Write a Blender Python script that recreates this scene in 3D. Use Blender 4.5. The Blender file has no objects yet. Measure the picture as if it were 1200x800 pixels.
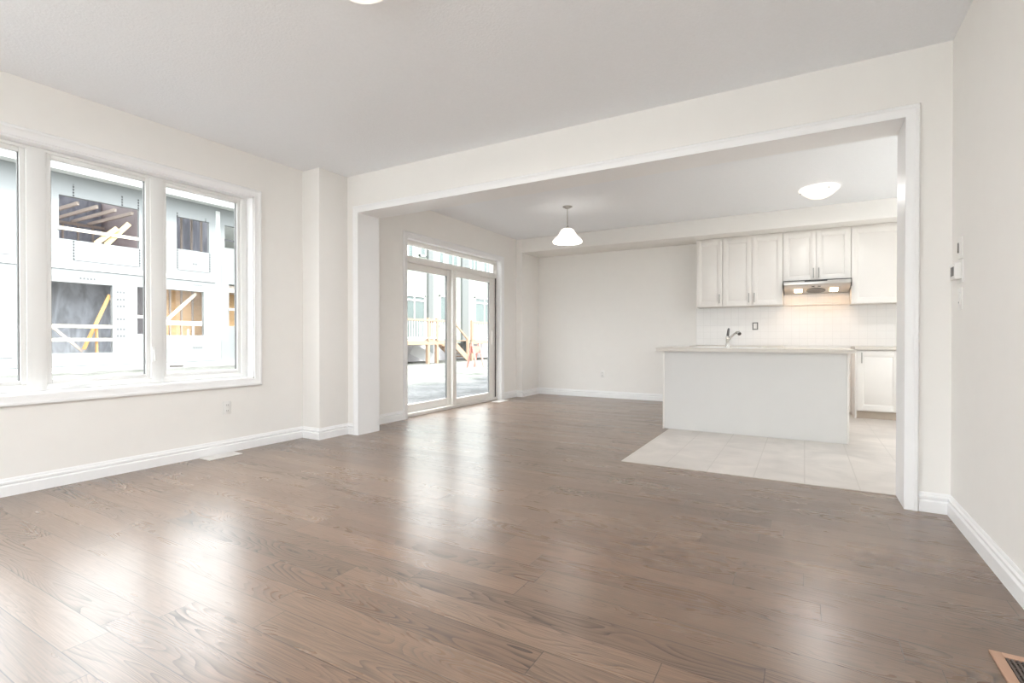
import bpy, bmesh, math, random
from mathutils import Vector
random.seed(7)
scn = bpy.context.scene
col = scn.collection

# ------------------------------------------------------------------ camera, sky, sun, exposure
cam_d = bpy.data.cameras.new('camera'); cam = bpy.data.objects.new('camera', cam_d); col.objects.link(cam)
cam.location = (0, 0, 1.0235)
cam.rotation_euler = (math.radians(90 - 0.39), 0, math.radians(30.0))
cam_d.sensor_width = 36; cam_d.lens = 593.2 / 1200 * 36
cam_d.clip_start = 0.02; cam_d.clip_end = 400
scn.camera = cam
SKY = 5.0
world = bpy.data.worlds.new('sky'); scn.world = world; world.use_nodes = True
bg = world.node_tree.nodes['Background']
bg.inputs[0].default_value = (0.945, 0.962, 1.0, 1)
_w = world.node_tree                      # overcast sky: zenith three times as bright as the horizon
_tc = _w.nodes.new('ShaderNodeTexCoord'); _sx = _w.nodes.new('ShaderNodeSeparateXYZ'); _cl = _w.nodes.new('ShaderNodeMapRange')
_w.links.new(_tc.outputs['Generated'], _sx.inputs[0]); _w.links.new(_sx.outputs[2], _cl.inputs[0])
_cl.inputs[3].default_value = SKY * .45; _cl.inputs[4].default_value = SKY * 1.35
_w.links.new(_cl.outputs[0], bg.inputs[1])
sun_d = bpy.data.lights.new('sun', 'SUN'); sun_d.energy = 3.0; sun_d.angle = 0.25; sun_d.color = (1, .97, .92)
sun = bpy.data.objects.new('sun', sun_d); col.objects.link(sun)
sun.rotation_euler = Vector((-.56, -.10, -.82)).to_track_quat('-Z', 'Y').to_euler()
DOME = 0.4      # glow of the ceiling bowls
PEND = 0.8       # glow of the pendant glass
HOOD = 11.0      # hood lamps
BULB = {'living': 20.0, 'kitchen': 8.0, 'pendant': 3.0}   # watts of the bulbs in the lamps
scn.view_settings.view_transform = 'Standard'
scn.view_settings.look = 'None'
scn.view_settings.gamma = 1.0
scn.view_settings.use_curve_mapping = False
scn.view_settings.exposure = 0.94
scn.cycles.use_denoising = True
scn.cycles.max_bounces = 14
scn.cycles.diffuse_bounces = 9
scn.cycles.glossy_bounces = 5
scn.cycles.transparent_max_bounces = 16
scn.cycles.sample_clamp_indirect = 12

# ------------------------------------------------------------------ materials
def s2l(c):
    return tuple(((v / 255) / 12.92 if v / 255 <= .04045 else ((v / 255 + .055) / 1.055) ** 2.4) for v in c)
class NT:
    def __init__(self, name):
        self.m = bpy.data.materials.new(name); self.m.use_nodes = True
        self.t = self.m.node_tree; self.b = self.t.nodes['Principled BSDF']
    def n(self, typ, props=None, ins=None):
        nd = self.t.nodes.new(typ)
        for k, v in (props or {}).items(): setattr(nd, k, v)
        for k, v in (ins or {}).items(): self.set(nd, k, v)
        return nd
    def set(self, nd, k, v):
        if isinstance(v, bpy.types.NodeSocket): self.t.links.new(v, nd.inputs[k])
        else: nd.inputs[k].default_value = v
    def math(self, op, a, b=0.0, c=None):
        nd = self.t.nodes.new('ShaderNodeMath'); nd.operation = op
        self.set(nd, 0, a); self.set(nd, 1, b)
        if c is not None: self.set(nd, 2, c)
        return nd.outputs[0]
    def mix(self, f, a, b):
        nd = self.t.nodes.new('ShaderNodeMix'); nd.data_type = 'RGBA'
        self.set(nd, 0, f); self.set(nd, 6, a); self.set(nd, 7, b)
        return nd.outputs[2]
    def obj(self):
        return self.n('ShaderNodeTexCoord').outputs['Object']
    def bump(self, h, strength, dist):
        nd = self.n('ShaderNodeBump', None, {'Strength': strength, 'Distance': dist, 'Height': h})
        self.set(self.b, 'Normal', nd.outputs[0])
def mat(name, rgb, rough=.5, metal=0.0, noise=0.0, nscale=8.0, bump=0.0, bscale=150.0, bdist=.002, spec=.5):
    N = NT(name); c = tuple(rgb) + (1,)
    N.set(N.b, 'Roughness', rough); N.set(N.b, 'Metallic', metal); N.set(N.b, 'Specular IOR Level', spec)
    o = N.obj()
    tx = N.n('ShaderNodeTexNoise', None, {'Vector': o, 'Scale': nscale, 'Detail': 4.0}).outputs[0]
    k = 1 - max(noise, .015)
    N.set(N.b, 'Base Color', N.mix(tx, tuple(v * k for v in rgb) + (1,), tuple(min(1, v * (2 - k)) for v in rgb) + (1,)))
    if bump:
        h = N.n('ShaderNodeTexNoise', None, {'Vector': o, 'Scale': bscale, 'Detail': 3.0}).outputs[0]
        N.bump(h, bump, bdist)
    return N.m
def emis(name, rgb, strength):
    N = NT(name)
    N.set(N.b, 'Base Color', (.9, .88, .85, 1)); N.set(N.b, 'Roughness', .25)
    o = N.obj()
    tx = N.n('ShaderNodeTexNoise', None, {'Vector': o, 'Scale': 9.0, 'Detail': 3.0, 'Distortion': 1.5}).outputs[0]
    N.set(N.b, 'Emission Color', N.mix(tx, tuple(v * .9 for v in rgb) + (1,), tuple(rgb) + (1,)))
    N.set(N.b, 'Emission Strength', strength)
    return N.m
def glass(name):
    N = NT(name); t = N.t
    tr = N.n('ShaderNodeBsdfTransparent', None, {'Color': (.96, .98, .97, 1)})
    gl = N.n('ShaderNodeBsdfGlossy', None, {'Color': (1, 1, 1, 1), 'Roughness': 0.01})
    fc = N.n('ShaderNodeLayerWeight', None, {'Blend': .5}).outputs['Facing']
    fr = N.math('MULTIPLY_ADD', N.math('POWER', fc, 5.0), .5, .02)
    mx = N.n('ShaderNodeMixShader', None, {0: fr, 1: tr.outputs[0], 2: gl.outputs[0]})
    t.links.new(mx.outputs[0], t.nodes['Material Output'].inputs[0])
    return N.m
def wood_floor():
    N = NT('grey_brown_oak_planks'); o = N.obj()
    sp = N.n('ShaderNodeSeparateXYZ', None, {0: o}); x, y = sp.outputs[0], sp.outputs[1]
    W, L = .132, 1.35
    yr = N.math('DIVIDE', N.math('ADD', y, 50.0), W); row = N.math('FLOOR', yr)
    rr = N.n('ShaderNodeTexWhiteNoise', {'noise_dimensions': '1D'}, {'W': row}).outputs[0]
    xr = N.math('DIVIDE', N.math('ADD', N.math('MULTIPLY_ADD', rr, 9.7, x), 50.0), L)
    cl = N.math('FLOOR', xr)
    cv = N.n('ShaderNodeCombineXYZ', None, {0: row, 1: cl, 2: 3.3}).outputs[0]
    wn = N.n('ShaderNodeTexWhiteNoise', {'noise_dimensions': '3D'}, {'Vector': cv})
    idv, idc = wn.outputs[0], wn.outputs[1]
    ids = N.n('ShaderNodeSeparateColor', None, {0: idc})
    fy = N.math('FRACT', yr); fx = N.math('FRACT', xr)
    dy = N.math('MULTIPLY', N.math('MINIMUM', fy, N.math('SUBTRACT', 1.0, fy)), W)
    dx = N.math('MULTIPLY', N.math('MINIMUM', fx, N.math('SUBTRACT', 1.0, fx)), L)
    d = N.math('MINIMUM', dx, dy)
    seam = N.n('ShaderNodeMapRange', None, {'Value': d, 'From Min': .0005, 'From Max': .0019, 'To Min': 1.0, 'To Max': 0.0}).outputs[0]
    zoff = N.math('MULTIPLY', idv, 83.0)
    def vec(kx, ky):
        return N.n('ShaderNodeCombineXYZ', None, {0: N.math('MULTIPLY', x, kx), 1: N.math('MULTIPLY', y, ky), 2: zoff}).outputs[0]
    n1 = N.n('ShaderNodeTexNoise', None, {'Vector': vec(1.15, 8.5), 'Scale': 1.0, 'Detail': 1.4, 'Roughness': .35, 'Distortion': .25}).outputs[0]
    ring = N.math('FRACT', N.math('MULTIPLY', n1, 27.0))
    ring = N.math('POWER', ring, 2.6)
    nw = N.n('ShaderNodeTexNoise', None, {'Vector': vec(2.2, 16), 'Scale': 1.0, 'Detail': 2.0}).outputs[0]
    ring = N.math('MULTIPLY', ring, N.n('ShaderNodeMapRange', None, {'Value': nw, 'From Min': .38, 'From Max': .62, 'To Min': .3, 'To Max': 1.0}).outputs[0])
    ring = N.math('MULTIPLY', ring, N.math('MULTIPLY_ADD', N.math('POWER', ids.outputs[2], 1.6), .85, .18))
    fine = N.n('ShaderNodeTexNoise', None, {'Vector': vec(5, 210), 'Scale': 1.0, 'Detail': 3.0, 'Roughness': .6}).outputs[0]
    blot = N.n('ShaderNodeTexNoise', None, {'Vector': vec(1.5, 5), 'Scale': 1.0, 'Detail': 3.0}).outputs[0]
    base = N.mix(ids.outputs[0], FLOOR_A, FLOOR_B)
    base = N.mix(N.math('MULTIPLY', ids.outputs[1], .45), base, FLOOR_C)
    base = N.mix(N.math('MULTIPLY', blot, .35), base, FLOOR_D)
    g = N.n('ShaderNodeMapRange', None, {'Value': fine, 'From Min': .35, 'From Max': .68, 'To Min': 0.0, 'To Max': .6}).outputs[0]
    base = N.mix(g, base, FLOOR_D)
    base = N.mix(N.math('MULTIPLY', ring, .95), base, FLOOR_E)
    base = N.mix(N.math('MULTIPLY', seam, .85), base, (.022, .018, .015, 1))
    N.set(N.b, 'Base Color', base)
    N.set(N.b, 'Roughness', N.math('ADD', N.math('MULTIPLY_ADD', ring, .16, .23), N.math('MULTIPLY', blot, .10)))
    N.set(N.b, 'Specular IOR Level', .5); N.set(N.b, 'Coat Weight', .4); N.set(N.b, 'Coat Roughness', .27); N.set(N.b, 'Coat IOR', 1.5)
    h = N.math('ADD', N.math('MULTIPLY', ring, -.12), N.math('ADD', N.math('MULTIPLY', seam, -1.0), N.math('MULTIPLY', fine, -.22)))
    N.bump(h, .14, .0012)
    return N.m
FLOOR_A = s2l((150, 125, 106)) + (1,); FLOOR_B = s2l((122, 100, 84)) + (1,); FLOOR_C = s2l((138, 108, 88)) + (1,)
FLOOR_D = s2l((94, 77, 65)) + (1,); FLOOR_E = s2l((42, 36, 31)) + (1,)
def grid_tile(name, base, grout, ax, pitch, off, rough, gw, noise=.08, nscale=3.0, bump=.3):
    N = NT(name); o = N.obj(); sp = N.n('ShaderNodeSeparateXYZ', None, {0: o})
    ds = []
    for a, p, f in zip(ax, pitch, off):
        fr = N.math('FRACT', N.math('DIVIDE', N.math('ADD', sp.outputs[a], 50 * p - f), p))
        ds.append(N.math('MULTIPLY', N.math('MINIMUM', fr, N.math('SUBTRACT', 1.0, fr)), p))
    d = N.math('MINIMUM', ds[0], ds[1])
    seam = N.n('ShaderNodeMapRange', None, {'Value': d, 'From Min': gw * .5, 'From Max': gw * 1.1, 'To Min': 1.0, 'To Max': 0.0}).outputs[0]
    tx = N.n('ShaderNodeTexNoise', None, {'Vector': o, 'Scale': nscale, 'Detail': 5.0, 'Distortion': 1.2}).outputs[0]
    tx = N.n('ShaderNodeMapRange', None, {'Value': tx, 'From Min': .3, 'From Max': .7}).outputs[0]
    b0 = N.mix(tx, tuple(v * (1 - noise) for v in base) + (1,), tuple(min(1, v * (1 + noise)) for v in base) + (1,))
    N.set(N.b, 'Base Color', N.mix(seam, b0, tuple(grout) + (1,)))
    N.set(N.b, 'Roughness', rough)
    N.bump(N.math('MULTIPLY', seam, -1.0), bump, .002)
    return N.m
def dashed(name, ax, pitch, base, ink, duty):
    N = NT(name); o = N.obj(); sp = N.n('ShaderNodeSeparateXYZ', None, {0: o})
    fr = N.math('FRACT', N.math('DIVIDE', N.math('ADD', sp.outputs[ax], 20.0), pitch))
    N.set(N.b, 'Base Color', N.mix(N.math('LESS_THAN', fr, duty), tuple(base) + (1,), tuple(ink) + (1,)))
    N.set(N.b, 'Roughness', .8)
    return N.m
def poly_sheet(name, rgb):
    N = NT(name); t = N.t; o = N.obj()
    tx = N.n('ShaderNodeTexNoise', None, {'Vector': N.n('ShaderNodeMapping', None, {0: o, 3: (1, 1.6, .5)}).outputs[0], 'Scale': 1.6, 'Detail': 4.0, 'Distortion': 2.0}).outputs[0]
    tx = N.n('ShaderNodeMapRange', None, {'Value': tx, 'From Min': .3, 'From Max': .7}).outputs[0]
    c = N.mix(tx, tuple(v * .7 for v in rgb) + (1,), tuple(min(1, v * 1.12) for v in rgb) + (1,))
    d = N.n('ShaderNodeBsdfDiffuse', None, {'Color': c}); tl = N.n('ShaderNodeBsdfTranslucent', None, {'Color': c})
    mx = N.n('ShaderNodeMixShader', None, {0: .6, 1: d.outputs[0], 2: tl.outputs[0]})
    t.links.new(mx.outputs[0], t.nodes['Material Output'].inputs[0])
    return N.m
def siding(name, rgb, pitch):
    N = NT(name); o = N.obj(); sp = N.n('ShaderNodeSeparateXYZ', None, {0: o})
    fr = N.math('FRACT', N.math('DIVIDE', N.math('ADD', sp.outputs[2], 20.0), pitch))
    N.set(N.b, 'Base Color', tuple(rgb) + (1,)); N.set(N.b, 'Roughness', .6)
    N.bump(N.math('SUBTRACT', 1.0, fr), .8, .03)
    return N.m
def lumber(name, rgb, v=.25):
    N = NT(name); o = N.obj()
    mp = N.n('ShaderNodeMapping', None, {0: o, 3: (3, 3, 14)}).outputs[0]
    tx = N.n('ShaderNodeTexNoise', None, {'Vector': mp, 'Scale': 2.0, 'Detail': 4.0}).outputs[0]
    N.set(N.b, 'Base Color', N.mix(tx, tuple(a * (1 - v) for a in rgb) + (1,), tuple(min(1, a * (1 + v)) for a in rgb) + (1,)))
    N.set(N.b, 'Roughness', .7)
    return N.m
def ground_mat():
    N = NT('gravelly_dirt'); o = N.obj()
    a = N.n('ShaderNodeTexNoise', None, {'Vector': o, 'Scale': .9, 'Detail': 7.0, 'Roughness': .75}).outputs[0]
    b = N.n('ShaderNodeTexVoronoi', None, {'Vector': o, 'Scale': 9.0}).outputs[0]
    m = N.math('MULTIPLY', N.n('ShaderNodeMapRange', None, {'Value': a, 'From Min': .35, 'From Max': .65}).outputs[0], N.math('MULTIPLY_ADD', b, .9, .35))
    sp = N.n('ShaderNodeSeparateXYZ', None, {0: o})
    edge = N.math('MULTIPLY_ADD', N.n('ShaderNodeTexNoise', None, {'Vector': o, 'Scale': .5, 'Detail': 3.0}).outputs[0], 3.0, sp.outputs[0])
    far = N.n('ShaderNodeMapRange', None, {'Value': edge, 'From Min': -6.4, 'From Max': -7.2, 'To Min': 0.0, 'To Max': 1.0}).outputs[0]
    near_shade_c = N.mix(m, (.045, .045, .045, 1), (.17, .17, .17, 1)); far_c = N.mix(m, (.05, .055, .042, 1), (.30, .295, .28, 1))  # dark near tone paints the house's shadow into the gravel colour
    N.set(N.b, 'Base Color', N.mix(far, near_shade_c, far_c))
    N.set(N.b, 'Roughness', .95)
    N.bump(m, 1.0, .08)
    return N.m

WALLC = (.86, .842, .815)
M = {}
M['wall'] = mat('cream_wall_paint', WALLC, .65, noise=.01, bump=.06, bscale=90, bdist=.001, spec=.3)
M['ceil'] = mat('stippled_ceiling_paint', (.885, .905, .935), .9, noise=.03, nscale=60, bump=.5, bscale=70, bdist=.004, spec=.1)
M['trim'] = mat('white_trim_paint', (.88, .88, .885), .4, noise=.01)
M['vinyl'] = mat('white_vinyl', (.82, .82, .81), .35, noise=.01)
M['doorvinyl'] = mat('warm_white_vinyl', (.83, .81, .78), .38, noise=.01)
M['glass'] = glass('window_glass')
M['floor'] = wood_floor()
M['tile'] = grid_tile('pale_stone_floor_tile', s2l((200, 193, 187)), s2l((184, 177, 170)), (0, 1), (.325, .65), (-.97, 4.09), .33, .004, noise=.13, nscale=2.3)
M['splash'] = grid_tile('white_wall_tile', (.80, .785, .77), (.73, .715, .70), (0, 2), (.10, .10), (-1.46, .915), .18, .0025, noise=.015)
M['cab'] = mat('white_cabinet_lacquer', (.80, .775, .745), .35, noise=.01)
M['island'] = mat('pale_grey_island_panel', (.68, .675, .665), .45, noise=.012)
M['counter'] = mat('pale_stone_countertop', (.62, .58, .535), .3, noise=.015, nscale=40)
M['steel'] = mat('brushed_steel', (.62, .60, .58), .28, 1.0, noise=.05, nscale=30)
M['chrome'] = mat('brushed_nickel', (.40, .385, .365), .32, 1.0)
M['tap'] = mat('satin_nickel_tap', (.66, .65, .63), .25, 1.0)
M['darkmetal'] = mat('dark_metal', (.06, .06, .06), .4, .6)
M['grey'] = mat('mid_grey_plastic', (.16, .16, .16), .45)
M['plate'] = mat('white_plastic', (.82, .81, .79), .35)
M['slot'] = mat('dark_slot', (.10, .09, .085), .6)
M['toe'] = mat('beige_toe_kick', (.55, .47, .39), .5)
M['dome'] = emis('glowing_dome_glass', (1, .93, .83), DOME)
M['pend'] = emis('glowing_pendant_glass', (1, .94, .86), PEND)
M['lamp'] = emis('glowing_hood_lamp', (1, .62, .32), HOOD)
M['vent_white'] = mat('white_register_enamel', (.80, .78, .76), .4)
M['vent_wood'] = lumber('stained_oak_register', s2l((186, 150, 128)), .12)
M['vent_dark'] = mat('dark_brown_slats', (.10, .075, .065), .5)
M['black'] = mat('black_interior', (.02, .017, .015), .7)
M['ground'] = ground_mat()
M['bounce_paving'] = mat('pale_bounce_slab', (.62, .61, .59), .8, noise=.06)
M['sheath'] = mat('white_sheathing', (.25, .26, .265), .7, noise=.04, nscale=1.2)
M['fascia'] = mat('white_fascia', (.6, .6, .6), .6)
M['studs'] = lumber('stud_lumber', (.50, .42, .37))
M['whitewood'] = lumber('sunlit_pine_lumber', (.80, .70, .58), .08)
M['yellowwood'] = lumber('yellow_pine_board', (.55, .40, .20), .1)
M['orangewood'] = lumber('orange_lumber', (.50, .28, .11), .15)
M['osb'] = lumber('orange_strand_board', (.70, .45, .24), .4)
M['polydark'] = poly_sheet('dark_poly_sheet', (.36, .365, .40))
M['poly'] = poly_sheet('grey_poly_sheet', (.64, .66, .70))
M['purple'] = mat('mauve_sheet', (.30, .25, .26), .6, noise=.2)
M['ink'] = mat('faded_print_ink', (.06, .06, .065), .8)
M['dash_z'] = dashed('nail_dashes', 2, .10, (.25, .26, .265), (.02, .02, .022), .6)
M['dash_y'] = dashed('print_dashes', 1, .10, (.25, .26, .265), (.11, .11, .115), .55)
M['shell'] = mat('pale_roofing', (.4, .4, .4), .9)
M['siding'] = siding('pale_green_siding', (.25, .27, .24), .18)
M['corner'] = mat('grey_corner_board', (.13, .14, .137), .6)
M['farglass'] = mat('reflective_far_glass', (.10, .13, .125), .3, noise=.3, nscale=.6)
M['found'] = mat('grey_foundation', (.5, .48, .49), .8, noise=.1)
M['deckwood'] = lumber('orange_deck_lumber', (.35, .235, .16), .12)
M['deckwhite'] = mat('white_deck_rail', (.6, .6, .6), .5)
M['barrier'] = mat('pink_orange_barrier_board', (.50, .22, .18), .6)

# ------------------------------------------------------------------ mesh helpers
class MB:
    def __init__(s): s.v = []; s.f = []
    def add(s, vs, fs):
        k = len(s.v); s.v += [tuple(p) for p in vs]; s.f += [tuple(i + k for i in f) for f in fs]; return s
    def box(s, x0, x1, y0, y1, z0, z1):
        x0, x1 = min(x0, x1), max(x0, x1); y0, y1 = min(y0, y1), max(y0, y1); z0, z1 = min(z0, z1), max(z0, z1)
        vs = [(x, y, z) for z in (z0, z1) for y in (y0, y1) for x in (x0, x1)]
        return s.add(vs, [(0, 2, 3, 1), (4, 5, 7, 6), (0, 1, 5, 4), (2, 6, 7, 3), (0, 4, 6, 2), (1, 3, 7, 5)])
    def bar(s, a, b, w, h, up=(0, 0, 1)):
        a, b = Vector(a), Vector(b); t = (b - a).normalized(); u = Vector(up)
        if abs(t.dot(u)) > .99: u = Vector((1, 0, 0))
        r = t.cross(u).normalized(); u = r.cross(t).normalized(); vs = []
        for p in (a, b):
            for i, j in ((-1, -1), (1, -1), (1, 1), (-1, 1)): vs.append(p + r * i * w / 2 + u * j * h / 2)
        return s.add(vs, [(0, 1, 2, 3), (7, 6, 5, 4), (0, 4, 5, 1), (1, 5, 6, 2), (2, 6, 7, 3), (3, 7, 4, 0)])
    def prism(s, poly, axis, a, b):                 # poly: 2D points in the two other axes
        n = len(poly); vs = []
        for c in (a, b):
            for p in poly:
                q = list(p); q.insert(axis, c); vs.append(q)
        fs = [tuple(range(n)), tuple(range(2 * n - 1, n - 1, -1))]
        fs += [(i, (i + 1) % n, n + (i + 1) % n, n + i) for i in range(n)]
        return s.add(vs, fs)
    def tube(s, pts, r, n=12, caps=True):
        pts = [Vector(p) for p in pts]; rs = r if isinstance(r, (list, tuple)) else [r] * len(pts)
        k = len(pts); vs = []; fs = []
        t0 = (pts[1] - pts[0]).normalized(); u = t0.orthogonal().normalized()
        for i, p in enumerate(pts):
            t = (pts[min(i + 1, k - 1)] - pts[max(i - 1, 0)]).normalized()
            u = (u - t * u.dot(t)).normalized(); w = t.cross(u)
            for j in range(n):
                a = 2 * math.pi * j / n; vs.append(p + (u * math.cos(a) + w * math.sin(a)) * rs[i])
        for i in range(k - 1):
            for j in range(n): fs.append((i * n + j, i * n + (j + 1) % n, (i + 1) * n + (j + 1) % n, (i + 1) * n + j))
        if caps: fs += [tuple(range(n - 1, -1, -1)), tuple(range((k - 1) * n, k * n))]
        return s.add(vs, fs)
    def lathe(s, c, prof, n=48, cap=True):          # prof: (r, z) open list
        vs = []; fs = []; k = len(prof)
        for r, z in prof:
            for j in range(n):
                a = 2 * math.pi * j / n; vs.append((c[0] + r * math.cos(a), c[1] + r * math.sin(a), c[2] + z))
        for i in range(k - 1):
            for j in range(n): fs.append((i * n + j, i * n + (j + 1) % n, (i + 1) * n + (j + 1) % n, (i + 1) * n + j))
        if cap: fs += [tuple(range(n)), tuple(range((k - 1) * n, k * n))]
        return s.add(vs, fs)
    def sweep(s, P, Ms, N, prof, closed=False):
        P = [Vector(p) for p in P]; Ms = [Vector(m) for m in Ms]; N = Vector(N); k = len(P); n = len(prof)
        vs = [P[i] + Ms[i] * o + N * h for i in range(k) for o, h in prof]; fs = []
        for i in range(k if closed else k - 1):
            a, b = i * n, ((i + 1) % k) * n
            fs += [(a + j, a + (j + 1) % n, b + (j + 1) % n, b + j) for j in range(n)]
        if not closed: fs += [tuple(range(n)), tuple(range((k - 1) * n, k * n))]
        return s.add(vs, fs)
    def build(s, name, m, parent=None, bevel=0.0, smooth=False, seg=2):
        me = bpy.data.meshes.new(name); off = Vector((0, 0, 0))
        if parent is not None:
            p = parent
            while p is not None: off += p.location; p = p.parent
        bm = bmesh.new()
        vv = [bm.verts.new(Vector(p) - off) for p in s.v]
        for f in s.f:
            try: bm.faces.new([vv[i] for i in f])
            except ValueError: pass
        bmesh.ops.recalc_face_normals(bm, faces=bm.faces)
        if bevel:
            es = [e for e in bm.edges if len(e.link_faces) == 2 and e.calc_face_angle(0) > .5]
            bmesh.ops.bevel(bm, geom=es, offset=bevel, segments=seg, profile=.5, affect='EDGES', clamp_overlap=True)
        if smooth or bevel:
            for f in bm.faces: f.smooth = True
            for e in bm.edges:
                if len(e.link_faces) == 2: e.smooth = e.calc_face_angle(0) < .7
        bm.to_mesh(me); bm.free(); me.materials.append(m)
        o = bpy.data.objects.new(name, me); col.objects.link(o)
        if parent is not None: o.parent = parent
        return o
def tag(o, label, cat, group=None):
    o['label'] = label; o['category'] = cat
    if group: o['group'] = group
    return o
def thing(name, label, cat, loc, group=None):
    o = bpy.data.objects.new(name, None); o.empty_display_size = .1; col.objects.link(o); o.location = loc
    return tag(o, label, cat, group)
def struct(name, mb, m, bevel=0.0):
    o = mb.build(name, m, None, bevel); o['kind'] = 'structure'; return o
def struct_empty(name, loc):
    o = bpy.data.objects.new(name, None); col.objects.link(o); o.location = loc; o['kind'] = 'structure'; return o
def copy_tree(o, parent=None, delta=None):
    c = o.copy(); col.objects.link(c)
    if parent is not None: c.parent = parent
    if delta is not None: c.location = o.location + Vector(delta)
    for ch in list(o.children): copy_tree(ch, c)
    return c

# ------------------------------------------------------------------ room dimensions (metres, camera above the origin)
XL, XR, YD, YD2, YB, XP = -4.475, .738, 3.81, 4.09, 8.33, -4.36
ZC, YF, XK = 2.74, -3.2, 2.7          # ceiling, front wall, far right kitchen wall
OX0, OX1, OZ = -4.06, .52, 2.34       # cased opening
YCH, XCH, ZS = 7.70, -4.24, 2.50      # chase and soffit
COLX, COLY = -4.225, 3.44             # column by the left wall
W1 = (.535, 2.905, .647, 2.343)       # window opening y0 y1 z0 z1
D1 = (4.885, 7.185, 2.305)            # patio door opening y0 y1 head

struct('floor', MB().box(-4.75, XK + .1, YF - .1, YB + .1, -.14, 0), M['floor'])
struct('floor_kitchen', MB().box(-1.315, XK, YD2 + .001, YB, -.02, .003), M['tile'])
struct('ceiling', MB().box(-4.8, XK + .2, YF - .2, YB + .25, ZC, ZC + .12), M['ceil'])
struct('roof', MB().box(-4.75, XK + .2, YF - .2, 24, ZC + .13, 6.2), M['shell'])  # unseen block, made tall and long to cast the shadow outside

def facade(mb, ya, yb, za, zb, holes, x0, x1):
    ys = sorted({ya, yb} | {v for h in holes for v in h[:2]}); zs = sorted({za, zb} | {v for h in holes for v in h[2:]})
    for i in range(len(ys) - 1):
        for j in range(len(zs) - 1):
            cy, cz = (ys[i] + ys[i + 1]) / 2, (zs[j] + zs[j + 1]) / 2
            if not any(h[0] < cy < h[1] and h[2] < cz < h[3] for h in holes): mb.box(x0, x1, ys[i], ys[i + 1], zs[j], zs[j + 1])
    return mb
H_up = (7.24, 9.65, 4.43, 5.92); H_up2 = (10.98, 12.27, 4.65, 5.95); H_lo = (6.6, 8.77, .50, 2.95); H_sm = (9.57, 10.05, 1.18, 2.98); H_lo2 = (10.12, 12.04, 1.14, 2.97)
H_far = [(-6, -3.4, 4.4, 5.9), (-6, -4, .5, 2.95), (0, 1.8, 4.6, 5.9), (0, 2.2, .5, 2.95)]
T = .20
y0, y1, z0, z1 = W1
struct('wall_left', MB().box(XL - T, XL, YF, -2.8, 0, ZC).box(XL - T, XL, -.35, y0, 0, ZC).box(XL - T, XL, -2.8, -.35, 0, .3).box(XL - T, XL, -2.8, -.35, 2.45, ZC).box(XL - T, XL, y1, YD + .02, 0, ZC)
       .box(XL - T, XL, y0, y1, 0, z0).box(XL - T, XL, y0, y1, z1, ZC), M['wall'])
struct('wall_left_column', MB().box(XL - .02, COLX, COLY, YD + .01, 0, ZC), M['wall'], .012)
struct('wall_divider', MB().box(XL - T, OX0 - .02, YD, YD2, 0, ZC).box(OX1 + .02, XK, YD, YD2, 0, ZC)
       .box(OX0 - .02, OX1 + .02, YD, YD2, OZ + .02, ZC), M['wall'])
struct('wall_right', facade(MB(), YF, YD, 0, ZC, [(-2.9, -.7, .25, 2.55)], XR, XR + .14), M['wall'])
y0, y1, zh = D1
struct('wall_patio', MB().box(XP - T, XP, YD2, y0, 0, ZC).box(XP - T, XP, y1, YB + .15, 0, ZC)
       .box(XP - T, XP, y0, y1, zh, ZC), M['wall'])
struct('wall_patio_chase', MB().box(XP - .02, XCH, YCH, YB + .02, 0, ZC), M['wall'], .012)
struct('wall_back', MB().box(XP - T, XK + .1, YB, YB + .15, 0, ZC), M['wall'])
struct('wall_back_soffit', MB().box(XCH - .01, XK, YCH, YB + .01, ZS, ZC), M['wall'], .008)
struct('wall_kitchen_right', facade(MB(), YD2, YB, 0, ZC, [(4.6, 7.2, .9, 2.3)], XK, XK + .14), M['wall'])
w = struct_empty('fill_window_4', (XK, 5.45, .9)); fr = MB()  # window added out of view to brighten the kitchen
for a, b in ((4.6, 4.67), (5.865, 5.935), (7.13, 7.2)): fr.box(XK + .04, XK + .11, a, b, .9, 2.3)
fr.box(XK + .0405, XK + .1095, 4.67, 7.13, .9, .97).box(XK + .0405, XK + .1095, 4.67, 7.13, 2.23, 2.3)
fr.build('window_frame', M['vinyl'], w, .004)
for a, b in ((4.67, 5.865), (5.935, 7.13)): MB().box(XK + .07, XK + .08, a, b, .97, 2.23).build('pane', M['glass'], w)
# wall behind the camera; its wide window is added to let fill light in
struct('wall_front', MB().box(XL - T, -4.1, YF - .15, YF, 0, ZC).box(.4, XR + .14, YF - .15, YF, 0, ZC)
       .box(-4.1, .4, YF - .15, YF, 0, .25).box(-4.1, .4, YF - .15, YF, 2.6, ZC), M['wall'])
w = struct_empty('fill_window_2', (-1.85, YF, .25))
fr = MB()
for a, b in ((-4.1, -4.03), (-2.63, -2.56), (-1.14, -1.07), (.33, .4)): fr.box(a, b, YF - .12, YF - .05, .25, 2.6)
fr.box(-4.1, .4, YF - .12, YF - .05, .25, .32).box(-4.1, .4, YF - .12, YF - .05, 2.53, 2.6)
fr.build('window_frame', M['vinyl'], w, .004)
for a, b in ((-4.03, -2.63), (-2.56, -1.14), (-1.07, .33)): MB().box(a, b, YF - .09, YF - .08, .32, 2.53).build('pane', M['glass'], w)

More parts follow.
